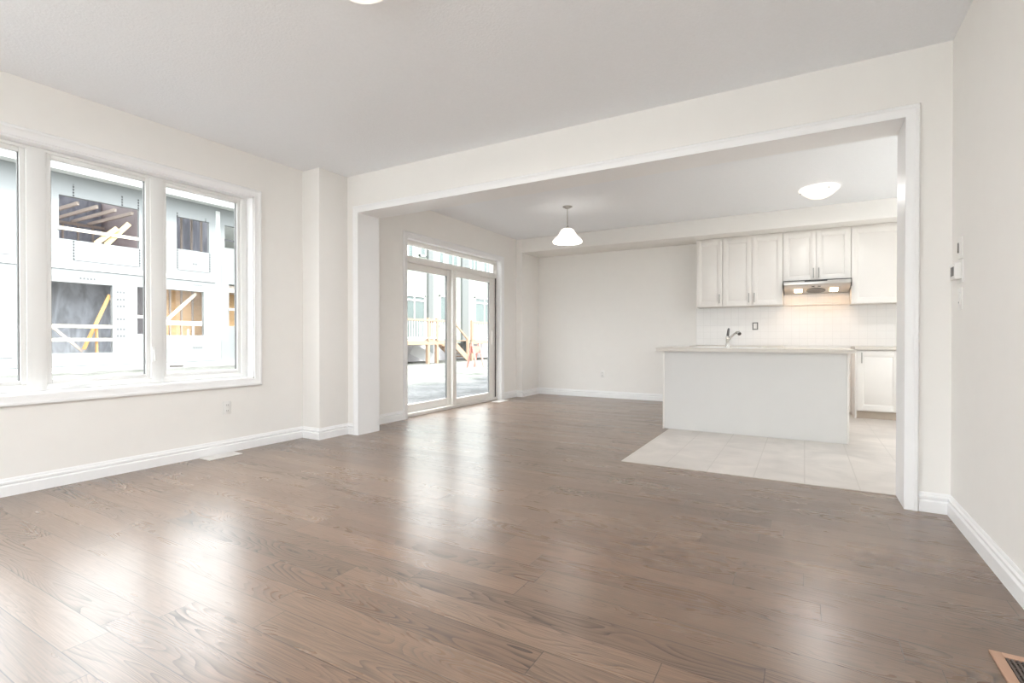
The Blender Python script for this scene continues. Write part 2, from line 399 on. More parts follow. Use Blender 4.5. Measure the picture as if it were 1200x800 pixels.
w = struct_empty('fill_window_3', (XR, -1.8, .25)); fr = MB()  # added out of view as extra daylight for left wall and ceiling
for a, b in ((-2.9, -2.83), (-1.835, -1.765), (-.77, -.7)): fr.box(XR + .04, XR + .11, a, b, .25, 2.55)
fr.box(XR + .0405, XR + .1095, -2.83, -.77, .25, .32).box(XR + .0405, XR + .1095, -2.83, -.77, 2.48, 2.55)
fr.build('window_frame', M['vinyl'], w, .004)
for a, b in ((-2.83, -1.835), (-1.765, -.77)): MB().box(XR + .07, XR + .08, a, b, .32, 2.48).build('pane', M['glass'], w)

w = struct_empty('fill_window_5', (XL, -1.6, .3)); fr = MB()  # added out of view so that more daylight reaches the right wall
for a, b in ((-2.8, -2.73), (-1.61, -1.54), (-.42, -.35)): fr.box(XL - .16, XL - .09, a, b, .3, 2.45)
fr.box(XL - .1605, XL - .0895, -2.73, -.42, .3, .37).box(XL - .1605, XL - .0895, -2.73, -.42, 2.38, 2.45)
fr.build('window_frame', M['vinyl'], w, .004)
for a, b in ((-2.73, -1.61), (-1.54, -.42)): MB().box(XL - .13, XL - .12, a, b, .37, 2.38).build('pane', M['glass'], w)

# ------------------------------------------------------------------ trim
CAS = [(0, 0), (0, .014), (.006, .017), (.040, .019), (.048, .026), (.062, .026), (.068, .020), (.07, 0)]
BASE = [(0, 0), (.018, 0), (.018, .064), (.009, .072), (.009, .076), (.015, .080), (.015, .092), (.006, .098), (.006, .110), (.003, .115), (0, .115)]
def casing(P2, plane_axis, c, nrm, closed):
    """P2: (a, z, ma, mz) corners in the wall plane"""
    P = []; Q = []
    for a, z, ma, mz in P2:
        if plane_axis == 1: P.append((a, c, z)); Q.append((ma, 0, mz))
        else: P.append((c, a, z)); Q.append((0, ma, mz))
    return MB().sweep(P, Q, nrm, CAS, closed)
t1 = struct_empty('trim_1', ((OX0 + OX1) / 2, YD, 0))
op = [(OX0, 0, -1, 0), (OX0, OZ, -1, 1), (OX1, OZ, 1, 1), (OX1, 0, 1, 0)]
casing(op, 1, YD, (0, -1, 0), False).build('casing', M['trim'], t1, smooth=True)
casing(op, 1, YD2, (0, 1, 0), False).build('casing', M['trim'], t1, smooth=True)
MB().box(OX0 - .02, OX0, YD - .001, YD2 + .001, 0, OZ + .02).box(OX1, OX1 + .02, YD - .001, YD2 + .001, 0, OZ + .02) \
    .box(OX0, OX1, YD - .001, YD2 + .001, OZ, OZ + .02).build('jamb', M['trim'], t1)
def baseboard(name, pts):
    b = MB().sweep([(x, y, 0) for x, y, mx, my in pts], [(mx, my, 0) for x, y, mx, my in pts], (0, 0, 1), BASE)
    o = b.build(name, M['trim'], None, smooth=True); o['kind'] = 'structure'
baseboard('baseboard_left', [(XL, YF, 1, 0), (XL, COLY, 1, -1), (COLX, COLY, 1, -1), (COLX, YD, 1, -1), (OX0 - .07, YD, 0, -1)])
baseboard('baseboard_right', [(OX1 + .07, YD, 0, -1), (XR, YD, -1, -1), (XR, YF, -1, 0)])
baseboard('baseboard_patio', [(XP, YD2, 1, 0), (XP, D1[0] - .07, 1, 0)])
baseboard('baseboard_back', [(XP, D1[1] + .07, 1, 0), (XP, YCH, 1, -1), (XCH, YCH, 1, -1), (XCH, YB, 1, -1), (-1.47, YB, 0, -1)])

# ------------------------------------------------------------------ triple window on the left wall
y0, y1, z0, z1 = W1
w1 = struct_empty('window_1', (XL, (y0 + y1) / 2, z0))
casing([(y0, z0, -1, -1), (y0, z1, -1, 1), (y1, z1, 1, 1), (y1, z0, 1, -1)], 0, XL, (1, 0, 0), True).build('window_casing', M['trim'], w1, smooth=True)
MB().box(XL - T, XL + .002, y0, y0 + .012, z0, z1).box(XL - T, XL + .002, y1 - .012, y1, z0, z1) \
    .box(XL - T, XL + .002, y0, y1, z0, z0 + .012).box(XL - T, XL + .002, y0, y1, z1 - .012, z1).build('jamb', M['trim'], w1)
xf = XL - .085       # face of the window frame
FR = MB(); ZB, ZT = .735, 2.278
sash = [(.74, 1.297), (1.463, 2.05), (2.203, 2.805)]
edges = [y0 + .012] + [v for s_ in sash for v in s_] + [y1 - .012]
for i in range(0, 8, 2):
    FR.box(xf - .08, xf, edges[i] + (.03 if i else 0), edges[i + 1] - (.03 if i < 6 else 0), z0 + .012, z1 - .012)
FR.box(xf - .0805, xf - .0005, y0 + .012, y1 - .012, z0 + .012, ZB - .03).box(xf - .0805, xf - .0005, y0 + .012, y1 - .012, ZT + .028, z1 - .012)
FR.build('window_frame', M['vinyl'], w1, .005)
for (a, b) in sash:
    s_ = MB()
    t = .034
    s_.box(xf - .06, xf - .014, a - t, a, ZB - t, ZT + t).box(xf - .06, xf - .014, b, b + t, ZB - t, ZT + t)
    s_.box(xf - .06, xf - .014, a, b, ZB - t, ZB).box(xf - .06, xf - .014, a, b, ZT, ZT + t)
    so = s_.build('sash', M['vinyl'], w1, .004)
    MB().box(xf - .042, xf - .036, a, b, ZB, ZT).build('pane', M['glass'], so)
    g = MB().box(xf - .05, xf - .028, b - .006, b, ZB, ZT).box(xf - .05, xf - .028, a, a + .005, ZB, ZT)
    g.build('gasket', M['grey'], so)
for yc in (1.60, .86):
    cr = MB().box(xf - .002, xf + .014, yc - .05, yc + .05, ZB - .055, ZB - .038).tube([(xf + .012, yc - .03, ZB - .044), (xf + .03, yc + .0, ZB - .04), (xf + .03, yc + .075, ZB - .047)], [.007, .007, .009], 10)
    cr.build('crank_handle', M['vinyl'], w1, .002)
lk = MB().box(xf - .002, xf + .006, 2.085, 2.115, .83, .95).bar((xf + .008, 2.10, .93), (xf + .028, 2.10, .84), .014, .010)
lk.build('lock_lever', M['vinyl'], w1, .002)

# ------------------------------------------------------------------ sliding patio door with transom
y0, y1, zh = D1
d1 = struct_empty('door_1', (XP, (y0 + y1) / 2, 0))
casing([(y0, 0, -1, 0), (y0, zh, -1, 1), (y1, zh, 1, 1), (y1, 0, 1, 0)], 0, XP, (1, 0, 0), False).build('door_casing', M['trim'], d1, smooth=True)
MB().box(XP - T, XP + .002, y0, y0 + .012, 0, zh).box(XP - T, XP + .002, y1 - .012, y1, 0, zh).box(XP - T, XP + .002, y0, y1, zh - .012, zh).build('jamb', M['trim'], d1)
xd = XP - .075
DF = MB().box(xd - .12, xd, y0 + .012, y0 + .05, 0, zh - .012).box(xd - .12, xd, y1 - .05, y1 - .012, 0, zh - .012)
DF.box(xd - .12, xd, y0 + .05, y1 - .05, zh - .05, zh - .012).box(xd - .12, xd + .004, y0 + .05, y1 - .05, 2.012, 2.085)
DF.box(xd - .14, xd + .02, y0 + .012, y1 - .012, 0, .045)
DF.build('door_frame', M['doorvinyl'], d1, .004)
tr = MB(); a, b, c, d = y0 + .05, y1 - .05, 2.085, zh - .05
tr.box(xd - .08, xd - .02, a, a + .022, c, d).box(xd - .08, xd - .02, b - .03, b, c, d).box(xd - .08, xd - .02, a, b, c, c + .012).box(xd - .08, xd - .02, a, b, d - .012, d)
tro = tr.build('transom_sash', M['doorvinyl'], d1, .003)
MB().box(xd - .055, xd - .048, a + .02, b - .028, c + .01, d - .01).build('pane', M['glass'], tro)
def door_panel(xa, xb, ya, yb, gl, gr, zb, zt):
    p = MB().box(xa, xb, ya, gl, .045, 2.012).box(xa, xb, gr, yb, .045, 2.012).box(xa, xb, gl, gr, .045, zb).box(xa, xb, gl, gr, zt, 2.012)
    o = p.build('door_panel', M['doorvinyl'], d1, .004)
    MB().box((xa + xb) / 2 - .004, (xa + xb) / 2 + .004, gl, gr, zb, zt).build('pane', M['glass'], o)
    MB().box((xa + xb) / 2 - .012, (xa + xb) / 2 + .012, gr - .012, gr, zb, zt).build('gasket', M['grey'], o)
    return o
door_panel(xd - .105, xd - .06, y0 + .05, 6.03, 4.965, 5.905, .150, 1.925)
rp = door_panel(xd - .05, xd - .005, 5.965, y1 - .06, 6.05, 6.965, .135, 1.925)
MB().box(xd - .005, xd + .02, 7.0, 7.03, .92, 1.14).build('handle', M['doorvinyl'], rp, .004)
MB().box(xd - .01, xd + .01, y1 - .06, y1 - .05, .05, 2.01).build('weather_strip', M['slot'], d1)

# ------------------------------------------------------------------ kitchen cabinets
def door_mb(x0, x1, z0, z1, y, t=.019, r=.062):
    mb = MB().box(x0, x0 + r, y, y + t, z0, z1).box(x1 - r, x1, y, y + t, z0, z1)
    mb.box(x0 + r, x1 - r, y, y + t, z0, z0 + r).box(x0 + r, x1 - r, y, y + t, z1 - r, z1)
    mb.box(x0 + r - .002, x1 - r + .002, y + .008, y + t - .001, z0 + r - .002, z1 - r + .002)
    # raised inner moulding around the recessed panel
    P = [(x0 + r, y + .008, z0 + r), (x1 - r, y + .008, z0 + r), (x1 - r, y + .008, z1 - r), (x0 + r, y + .008, z1 - r)]
    mb.sweep(P, [(1, 0, 1), (-1, 0, 1), (-1, 0, -1), (1, 0, -1)], (0, -1, 0), [(0, -.001), (0, .006), (.006, .006), (.016, -.001)], True)
    return mb
def pull(x, z, y, parent, L=.135):
    MB().tube([(x, y - .028, z - L / 2), (x, y - .028, z + L / 2)], .0065, 10).tube([(x, y + .002, z - L * .36), (x, y - .028, z - L * .36)], .0045, 8) \
        .tube([(x, y + .002, z + L * .36), (x, y - .028, z + L * .36)], .0045, 8).build('handle', M['chrome'], parent, smooth=True)
def cabinet(name, label, x0, x1, yf, z0, z1, doors, side_gap=.002, body=None, ztop=None):
    t = thing(name, label, 'cabinet', ((x0 + x1) / 2, YB, z0))
    (body or MB().box(x0 + .001, x1 - .001, yf + .021, YB - .001, z0, ztop or z1)).build('body', M['cab'], t, .0015)
    for a, b, da, db, hx, hz in doors:
        do = door_mb(a, b, da, db, yf).build('door', M['cab'], t, .0015)
        if hx is not None: pull(hx, hz, yf, do)
    return t
YU = 8.005
cabinet('wall_cabinet', 'white single-door wall cabinet at the left end of the upper row', -1.416, -1.046, YU, 1.487, 2.48, [(-1.411, -1.048, 1.490, 2.470, -1.085, 1.60)], ztop=2.498)
cabinet('wall_cabinet', 'white two-door wall cabinet left of the range hood above the tap', -1.046, -.262, YU, 1.487, 2.48,
        [(-1.043, -.656, 1.490, 2.470, -.690, 1.60), (-.652, -.266, 1.490, 2.470, -.618, 1.60)], ztop=2.498)
cabinet('wall_cabinet', 'short white two-door wall cabinet directly above the range hood', -.262, .532, YU, 1.80, 2.48,
        [(-.258, .134, 1.803, 2.470, .105, 1.905), (.138, .529, 1.803, 2.470, .167, 1.905)], ztop=2.498)
cabinet('wall_cabinet', 'white wall cabinet right of the range hood next to the white door casing', .532, 1.30, YU, 1.474, 2.48,
        [(.537, 1.297, 1.477, 2.470, 1.255, 1.59)], ztop=2.498)
YBASE = 7.74
def base_body(x0, x1): return MB().box(x0 + .001, x1 - .001, YBASE + .021, YB - .001, .10, .875)
for lab, x0, x1, doors in (
    ('white base cabinet behind the island, left of the range gap', -1.44, -.255, ((-1.436, -.850, -.89), (-.846, -.259, -.806))),
    ('white base cabinet with bar handle, right of the range gap beside the door casing', .565, 1.50, ((.578, 1.020, .628), (1.024, 1.496, 1.45)))):
    c = cabinet('base_cabinet', lab, x0, x1, YBASE, .10, .875, [(a, b, .11, .862, h, .775) for a, b, h in doors], body=base_body(x0, x1))
    MB().box(x0 + .004, x1 - .001, YBASE + .07, YBASE + .085, .003, .10).build('toe_kick', M['toe'], c)
    MB().box(x0 - .006, x0 + .012, YBASE + .004, YB - .001, .003, .875).build('end_panel', M['cab'], c, .001)
for lab, x0, x1 in (('pale stone countertop on the left base cabinet behind the island', -1.46, -.25), ('pale stone countertop on the base cabinet right of the range gap', .555, 1.52)):
    tag(MB().box(x0, x1, YBASE - .025, YB - .001, .876, .912).build('countertop', M['counter'], None, .003), lab, 'countertop')
tag(MB().box(-1.47, 1.9, YB - .009, YB - .0005, .913, 1.486).box(-.26, .531, YB - .009, YB - .0005, 1.48, 1.66).build('backsplash', M['splash']),
    'white square-tiled backsplash on the back wall between countertop and wall cabinets', 'backsplash')

# range hood
t = thing('range_hood', 'slim stainless under-cabinet range hood with two lit lamps', 'range hood', (.14, YB, 1.64))
hx0, hx1, hf = -.245, .522, 7.84
MB().prism([(hf, 1.797), (hf, 1.742), (hf + .03, 1.722), (8.31, 1.645), (8.31, 1.797)], 0, hx0, hx1).build('body', M['steel'], t, .002)
MB().box(hx0 - .003, hx1 + .003, hf - .004, 8.0, 1.788, 1.799).box(hx0 - .006, hx0 - .001, hf - .004, 8.0, 1.70, 1.797).box(hx1 + .001, hx1 + .007, hf - .004, 8.0, 1.70, 1.797).build('dark_edge_trim', M['darkmetal'], t)
MB().box(.0, .26, hf - .006, hf, 1.776, 1.790).build('vent_slot', M['darkmetal'], t)
sl = (1.645 - 1.722) / (8.31 - hf - .03)
def on_slope(x, f): return (x, hf + .03 + f * (8.28 - hf), 1.722 + f * (1.645 - 1.722))
for lx in (-.075, .345):
    p0, p1 = on_slope(lx, .34), on_slope(lx, .72)
    MB().bar((p0[0], p0[1], p0[2] - .002), (p1[0], p1[1], p1[2] - .002), .095, .008).build('lamp', M['lamp'], t, .003)
n_ = Vector((0, sl, -1)).normalized(); ob = MB(); c = Vector(on_slope(.135, .55))
u_ = Vector((0, 1, sl)).normalized(); ring = []
for s_ in (0, .008):
    for j in range(28):
        a = 2 * math.pi * j / 28; ring.append(c + Vector((1, 0, 0)) * math.cos(a) * .115 + u_ * math.sin(a) * .13 + n_ * s_)
ob.add(ring, [tuple(range(28)), tuple(range(55, 27, -1))] + [(j, (j + 1) % 28, 28 + (j + 1) % 28, 28 + j) for j in range(28)])
ob.build('fan_grille', M['grey'], t)
for bx in (.10, .17):
    p = on_slope(bx, .07); MB().bar((p[0] - .016, p[1], p[2] - .002), (p[0] + .016, p[1], p[2] - .002), .02, .01).build('button', M['darkmetal'], t)

# island
IX0, IX1, IY0, IY1 = -1.385, .375, 5.81, 6.62
t = thing('kitchen_island', 'pale grey panelled kitchen island standing on the tiled floor', 'kitchen island', ((IX0 + IX1) / 2, (IY0 + IY1) / 2, 0))
MB().box(IX0 + .018, IX1 - .018, IY0 + .008, IY0 + .026, .004, .876).build('back_panel', M['island'], t)
MB().box(IX0, IX0 + .018, IY0, IY1, .001, .876).build('end_panel', M['cab'], t, .001)
MB().box(IX1 - .018, IX1, IY0, IY1, .004, .876).build('end_panel', M['cab'], t, .001)
MB().box(IX0 + .018, IX1 - .018, IY0 + .026, IY1 - .021, .10, .70).build('body', M['cab'], t)
MB().box(IX0 + .018, IX1 - .018, IY1 - .09, IY1 - .075, .004, .10).build('toe_kick', M['toe'], t)
nd = 4; wv = (IX1 - IX0 - .036) / nd
for i in range(nd):
    a = IX0 + .018 + i * wv
    mb = door_mb(a + .002, a + wv - .002, .11, .862, -IY1)       # faces the back wall
    mb.v = [(x, -y, z) for x, y, z in mb.v]
    mb.build('door', M['cab'], t, .0015)
# countertop with a sink cut-out
SX0, SX1, SY0, SY1 = -1.13, -.42, 6.24, 6.56
cx0, cx1, cy0, cy1 = -1.450, .420, 5.755, 6.65
ct = MB().box(cx0, SX0, cy0, cy1, .877, .914).box(SX1, cx1, cy0, cy1, .877, .914).box(SX0, SX1, cy0, SY0, .877, .914).box(SX0, SX1, SY1, cy1, .877, .914)
tag(ct.build('countertop', M['counter']), 'long pale stone countertop overhanging the kitchen island', 'countertop')
sk = MB()
for r0, z in ((0, .9145), (.018, .9175)): pass
sk.box(SX0 - .018, SX1 + .018, SY0 - .018, SY0 + .004, .9145, .9175).box(SX0 - .018, SX1 + .018, SY1 - .004, SY1 + .018, .9145, .9175)
sk.box(SX0 - .018, SX0 + .004, SY0, SY1, .9145, .9175).box(SX1 - .004, SX1 + .018, SY0, SY1, .9145, .9175)
sk.box(SX0 + .002, SX0 + .006, SY0 + .004, SY1 - .004, .72, .915).box(SX1 - .006, SX1 - .002, SY0 + .004, SY1 - .004, .72, .915)
sk.box(SX0 + .002, SX1 - .002, SY0 + .002, SY0 + .006, .72, .915).box(SX0 + .002, SX1 - .002, SY1 - .006, SY1 - .002, .72, .915).box(SX0 + .002, SX1 - .002, SY0 + .002, SY1 - .002, .715, .72)
sko = sk.build('sink', M['steel']); tag(sko, 'steel drop-in sink set into the island countertop', 'sink')
MB().lathe(((SX0 + SX1) / 2, 6.4, .7205), [(.045, 0), (.045, .003), (.03, .002), (.01, .001)], 24).build('drain', M['chrome'], sko)
FX, FY = -.752, 6.195
t = thing('faucet', 'brushed nickel pull-out tap on the island by the sink', 'faucet', (FX, FY, .914))
MB().lathe((FX, FY, .914), [(.028, 0), (.028, .006), (.021, .012), (.019, .10), (.021, .104), (.021, .128), (.012, .136)], 24).build('body', M['tap'], t, smooth=True)
MB().tube([(FX, FY, 1.035), (FX + .002, FY, 1.06), (FX + .010, FY + .006, 1.125), (FX + .012, FY + .007, 1.135)], [.014, .015, .013, .007], 12).build('lever', M['grey'], t, smooth=True)
sp_ = [(FX + .012, FY - .004, 1.005), (FX + .035, FY - .012, 1.035), (FX + .07, FY - .03, 1.068), (FX + .10, FY - .05, 1.086)]
MB().tube(sp_, [.014, .013, .012, .012], 12).build('spout', M['tap'], t, smooth=True)
nz = MB().tube([(FX + .095, FY - .046, 1.086), (FX + .122, FY - .075, 1.082), (FX + .132, FY - .094, 1.069)], [.014, .020, .021], 14).build('spray_head', M['tap'], t, smooth=True)
MB().tube([(FX + .1319, FY - .0938, 1.0692), (FX + .1335, FY - .097, 1.0668)], .017, 14).build('nozzle', M['slot'], nz)

# ------------------------------------------------------------------ lamps
def bulb(t, typ, watts, loc):
    d = bpy.data.lights.new('bulb', typ); d.energy = watts; d.color = (1, .985, .97)
    if typ == 'AREA': d.shape = 'DISK'; d.size = .34
    else: d.shadow_soft_size = .05
    o = bpy.data.objects.new('bulb', d); col.objects.link(o); o.parent = t; o.location = loc
def dome(label, x, y, R, H, key):
    t = thing('ceiling_light', label, 'ceiling light', (x, y, ZC))
    MB().lathe((x, y, ZC), [(.05, 0), (R * .72, 0), (R * .74, -.012), (R * .70, -.028), (.05, -.028)], 40).build('mounting_pan', M['plate'], t, smooth=True)
    MB().lathe((x, y, ZC), [(R * .80, -.010), (R * 1.03, -.012), (R * 1.045, -.017), (R * 1.03, -.021), (R * .80, -.019)], 56, False).build('glass_rim', M['dome'], t, smooth=True)
    pr = [(R * .90, -.028), (R * .965, -.030), (R * .97, -.035)]
    for i in range(1, 15):
        q = 1 - i / 14
        pr.append((max(.004, R * .965 * q), -.035 - H * (1 - q * q)))
    MB().lathe((x, y, ZC), pr, 56, True).build('glass_bowl', M['dome'], t, smooth=True)
    for k in range(3):
        a = 2 * math.pi * k / 3 - 1.05
        px, py = x + R * .93 * math.cos(a), y + R * .93 * math.sin(a)
        MB().lathe((px, py, ZC - .047), [(.003, .022), (.003, .010), (.008, .008), (.009, 0), (.004, -.005)], 12).build('clip', M['chrome'], t, smooth=True)
    bulb(t, 'AREA', BULB[key], (0, 0, -.06 - H))
    return t
dome('round frosted glass bowl light on the near ceiling at the top edge of the photo', -1.806, 1.704, .175, .085, 'living')
dome('round frosted glass bowl light on the kitchen ceiling in front of the wall cabinets', .14, 6.78, .197, .095, 'kitchen')
px, py = -2.685, 6.10
t = thing('pendant_light', 'bell-shaped white glass pendant light hanging in the dining area', 'pendant light', (px, py, ZC))
MB().lathe((px, py, ZC), [(.008, 0), (.063, 0), (.063, -.008), (.040, -.020), (.012, -.032), (.008, -.034)], 32).build('canopy', M['chrome'], t, smooth=True)
MB().tube([(px, py, ZC - .03), (px, py, 2.485)], .0055, 10).build('stem', M['chrome'], t, smooth=True)
MB().lathe((px, py, 2.44), [(.006, .055), (.012, .050), (.018, .030), (.034, .022), (.036, .008), (.01, .004)], 28).build('socket_cap', M['chrome'], t, smooth=True)
shp = [(.030, 2.455), (.062, 2.450), (.088, 2.432), (.105, 2.405), (.124, 2.375), (.150, 2.345), (.182, 2.318), (.202, 2.296), (.208, 2.282), (.200, 2.270)]
shp = [(r * .94, z) for r, z in shp]
inn = [(r - .006, z - .003) for r, z in reversed(shp)]
MB().lathe((px, py, 0), shp + inn, 56, False).build('glass_shade', M['pend'], t, smooth=True)
bulb(t, 'POINT', BULB['pendant'], (0, 0, 2.36 - ZC))

# ------------------------------------------------------------------ plates, thermostat, registers
def outlet_x(label, x, y, z, s, gfi=False):            # on a wall facing +x (s=1)
    t = thing('wall_outlet', label, 'outlet', (x, y, z))
    MB().box(x, x + .006 * s, y - .036, y + .036, z - .058, z + .058).build('cover_plate', M['plate'], t, .002)
    for dz in (-.025, .025):
        f = MB().box(x + .005 * s, x + .008 * s, y - .017, y + .017, z + dz - .016, z + dz + .016).build('socket', M['plate'], t, .003)
        MB().box(x + .0075 * s, x + .0085 * s, y - .008, y - .005, z + dz - .006, z + dz + .006).box(x + .0075 * s, x + .0085 * s, y + .005, y + .008, z + dz - .006, z + dz + .006).build('slot', M['slot'], f)
def outlet_y(label, x, y, z):                          # on a wall facing -y
    t = thing('wall_outlet', label, 'outlet', (x, y, z))
    MB().box(x - .036, x + .036, y - .006, y, z - .058, z + .058).build('cover_plate', M['plate'], t, .002)
    for dz in (-.025, .025):
        f = MB().box(x - .017, x + .017, y - .008, y - .005, z + dz - .016, z + dz + .016).build('socket', M['plate'], t, .003)
        MB().box(x - .008, x - .005, y - .0085, y - .0075, z + dz - .006, z + dz + .006).box(x + .005, x + .008, y - .0085, y - .0075, z + dz - .006, z + dz + .006).build('slot', M['slot'], f)
outlet_x('white wall outlet on the left wall below the triple window', XL, 2.645, .40, 1)
outlet_y('white wall outlet low on the back wall of the dining area', -3.01, YB, .405)
t = thing('junction_box', 'uncovered outlet box with dark rim on the tiled backsplash', 'outlet', (-.632, YB - .009, 1.20))
xx, zz, yy = -.632, 1.20, YB - .009
rim = MB()
for a, b, c, d in ((-.038, -.026, -.055, .055), (.026, .038, -.055, .055), (-.026, .026, -.055, -.043), (-.026, .026, .043, .055)): rim.box(xx + a, xx + b, yy - .006, yy, zz + c, zz + d)
rim.build('rim', M['grey'], t, .002)
MB().box(xx - .022, xx + .022, yy - .009, yy, zz - .040, zz + .040).build('socket', M['plate'], t, .003)

def plate_r(name, label, cat, y, z, hy, hz):
    t = thing(name, label, cat, (XR, y, z))
    MB().box(XR - .007, XR, y - hy, y + hy, z - hz, z + hz).build('cover_plate', M['plate'], t, .002)
    return t
t = plate_r('wall_control', 'white control plate with a dark slot above the thermostat on the right wall', 'control plate', 3.605, 1.515, .038, .060)
MB().box(XR - .010, XR - .006, 3.640 - .012, 3.640 + .004, 1.49, 1.545).build('slot', M['slot'], t, .001)
t = plate_r('thermostat', 'white boxy thermostat with a small grey screen on the right wall', 'thermostat', 3.61, 1.385, .055, .062)
MB().box(XR - .036, XR - .006, 3.565, 3.665, 1.342, 1.430).build('body', M['plate'], t, .004)
MB().box(XR - .0375, XR - .035, 3.585, 3.65, 1.362, 1.412).build('screen', M['grey'], t, .001)
t = plate_r('light_switch', 'white rocker light switch below the thermostat on the right wall', 'light switch', 3.60, 1.238, .038, .060)
MB().box(XR - .011, XR - .006, 3.583, 3.617, 1.205, 1.271).build('rocker', M['plate'], t, .002)
MB().box(XR - .012, XR - .0105, 3.598, 3.606, 1.212, 1.220).build('indicator', M['slot'], t)

def register(label, x0, x1, y0, y1, frame_m, f, nslat, along_y, slat_m, hole_m):
    t = thing('floor_register', label, 'floor vent', ((x0 + x1) / 2, (y0 + y1) / 2, 0))
    h = .008
    MB().box(x0, x0 + f, y0, y1, .0005, h).box(x1 - f, x1, y0, y1, .0005, h).box(x0 + f, x1 - f, y0, y0 + f, .0005, h).box(x0 + f, x1 - f, y1 - f, y1, .0005, h).build('frame', frame_m, t, .0015)
    MB().box(x0 + f, x1 - f, y0 + f, y1 - f, .0005, .002).build('duct', hole_m, t)
    for k in range(nslat):
        u = (k + .5) / nslat; sl = MB()
        if along_y:
            c = x0 + f + (x1 - x0 - 2 * f) * u; sl.box(c - .0032, c + .0032, y0 + f, y1 - f, .002, .0066)
        else:
            c = y0 + f + (y1 - y0 - 2 * f) * u; sl.box(x0 + f, x1 - f, c - .0032, c + .0032, .002, .0066)
        sl.build('slat', slat_m, t)
    return t
register('white metal floor register by the left wall under the triple window', -4.435, -4.29, 2.385, 2.675, M['vent_white'], .02, 9, True, M['vent_white'], M['grey'])
register('white metal floor register beside the far end of the patio door', -4.335, -4.19, 6.86, 7.15, M['vent_white'], .02, 9, True, M['vent_white'], M['grey'])
vr = register('wooden floor register with a black grille in the near right corner', .525, .700, 1.86, 2.205, M['vent_wood'], .030, 9, True, M['vent_dark'], M['black'])
for k in range(8):
    c = 1.89 + .285 * (k + .5) / 8
    MB().box(.555, .67, c - .0025, c + .0025, .002, .0050).build('crossbar', M['vent_dark'], vr)

# ------------------------------------------------------------------ outside
GZ = -.16
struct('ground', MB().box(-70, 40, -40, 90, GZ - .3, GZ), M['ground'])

struct('bounce_slab', MB().box(-9, 9, -14, YF - .2, GZ, GZ + .04).box(XK + .2, 9, YF - .2, 14, GZ, GZ + .04).box(XR + .2, XK + .2, YF - .2, YD, GZ, GZ + .04), M['bounce_paving'])  # unseen pale slab, added to bounce skylight up onto the ceiling

# house under construction, facade on x = -22
BX = -22.0
t = thing('house_under_construction', 'white-sheathed house under construction with open window holes, seen through the triple window', 'building', (BX, 9, GZ))
wallb = MB(); YA, YE, ZE = -14.0, 12.62, 6.85
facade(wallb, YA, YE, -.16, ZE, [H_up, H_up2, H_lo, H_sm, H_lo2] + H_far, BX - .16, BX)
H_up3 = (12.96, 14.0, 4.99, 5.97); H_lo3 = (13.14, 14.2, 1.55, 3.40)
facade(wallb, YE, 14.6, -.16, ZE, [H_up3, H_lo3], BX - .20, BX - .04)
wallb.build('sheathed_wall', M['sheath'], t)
MB().box(BX - .1, BX + .03, 12.54, 12.72, -.16, 6.5).build('corner_board', M['fascia'], t)
MB().box(BX - .02, BX + .04, YA, 12.5, 3.42, 3.60).build('belly_band', M['fascia'], t)
MB().box(BX - 9, BX - .16, YA, 14.6, 3.05, 3.35).build('upper_floor', M['studs'], t)
MB().box(BX - 9, BX - .0, YA, 14.6, -.16, .05).build('lower_floor', M['found'], t)
MB().box(BX + .0, BX + .12, YA, 14.6, -.16, .03).build('foundation_ledge', M['fascia'], t)
facade(MB(), YA, 14.6, -.16, ZE, [(-12, 3.5, .6, 2.9), (4.5, 13.5, .6, 2.9), (-12, 3.5, 3.9, 6.4), (4.5, 13.5, 3.9, 6.4)], BX - 9.2, BX - 9).build('rear_wall', M['purple'], t)  # unseen wall, wide holes added to light the rooms from behind
MB().box(BX - 1.4, BX - 1.395, 4.6, 10.03, .05, 3.05).build('poly_sheet', M['poly'], t)
MB().box(BX - 1.2, BX - 1.1, 10.16, 14.6, .05, 3.05).build('strand_board_wall', M['osb'], t)
MB().box(BX - 4.2, BX - 4.195, 4.6, 14.6, 3.35, 6.85).build('poly_sheet', M['polydark'], t)
MB().box(BX - 6, BX - .2, 10.05, 10.15, 3.35, 6.85).box(BX - 6, BX - .2, 10.05, 10.12, .05, 3.05).build('party_wall', M['purple'], t)
for k in range(9):
    y = 5.6 + k * .5; MB().box(BX - 3.9, BX - 3.81, y, y + .05, 3.35, 5.65).build('stud', M['studs'], t)
for k in range(7):
    y = 10.6 + k * .42; MB().box(BX - 1.5, BX - 1.41, y, y + .06, 3.35, 6.3).build('stud', M['studs'], t)
for k in range(6):
    y = 10.3 + k * .45; MB().box(BX - 1.09, BX - 1.01, y, y + .05, .05, 3.05).build('stud', M['studs'], t)
for k in range(9):
    y = 5.6 + k * .56; MB().box(BX - 4.1, BX - .3, y, y + .07, 5.74, 5.86).build('joist', M['studs'], t)
MB().box(BX - 3.85, BX - 3.75, 5, 10, 5.62, 5.72).build('top_plate', M['studs'], t)
def board(a, b, w, h, m, x=BX, dx=0): MB().bar((x, a[0], a[1]), (x + dx, b[0], b[1]), h, w, up=(0, 0, 1)).build('board', m, t)
board((7.20, 4.79), (9.66, 4.79), .11, .04, M['whitewood'], BX + .03)
board((8.30, 4.42), (8.90, 5.07), .17, .05, M['yellowwood'], BX - .06, .14)
board((8.60, 4.42), (9.28, 5.31), .17, .05, M['yellowwood'], BX - .06, .14)
board((6.55, 1.435), (8.73, 1.435), .11, .04, M['whitewood'], BX + .03)
board((6.55, .965), (8.73, .965), .11, .04, M['whitewood'], BX + .03)
board((8.77, 2.62), (7.98, .62), .11, .05, M['orangewood'], BX - .22)
board((7.0, 1.62), (8.05, .54), .09, .05, M['studs'], BX - .5)
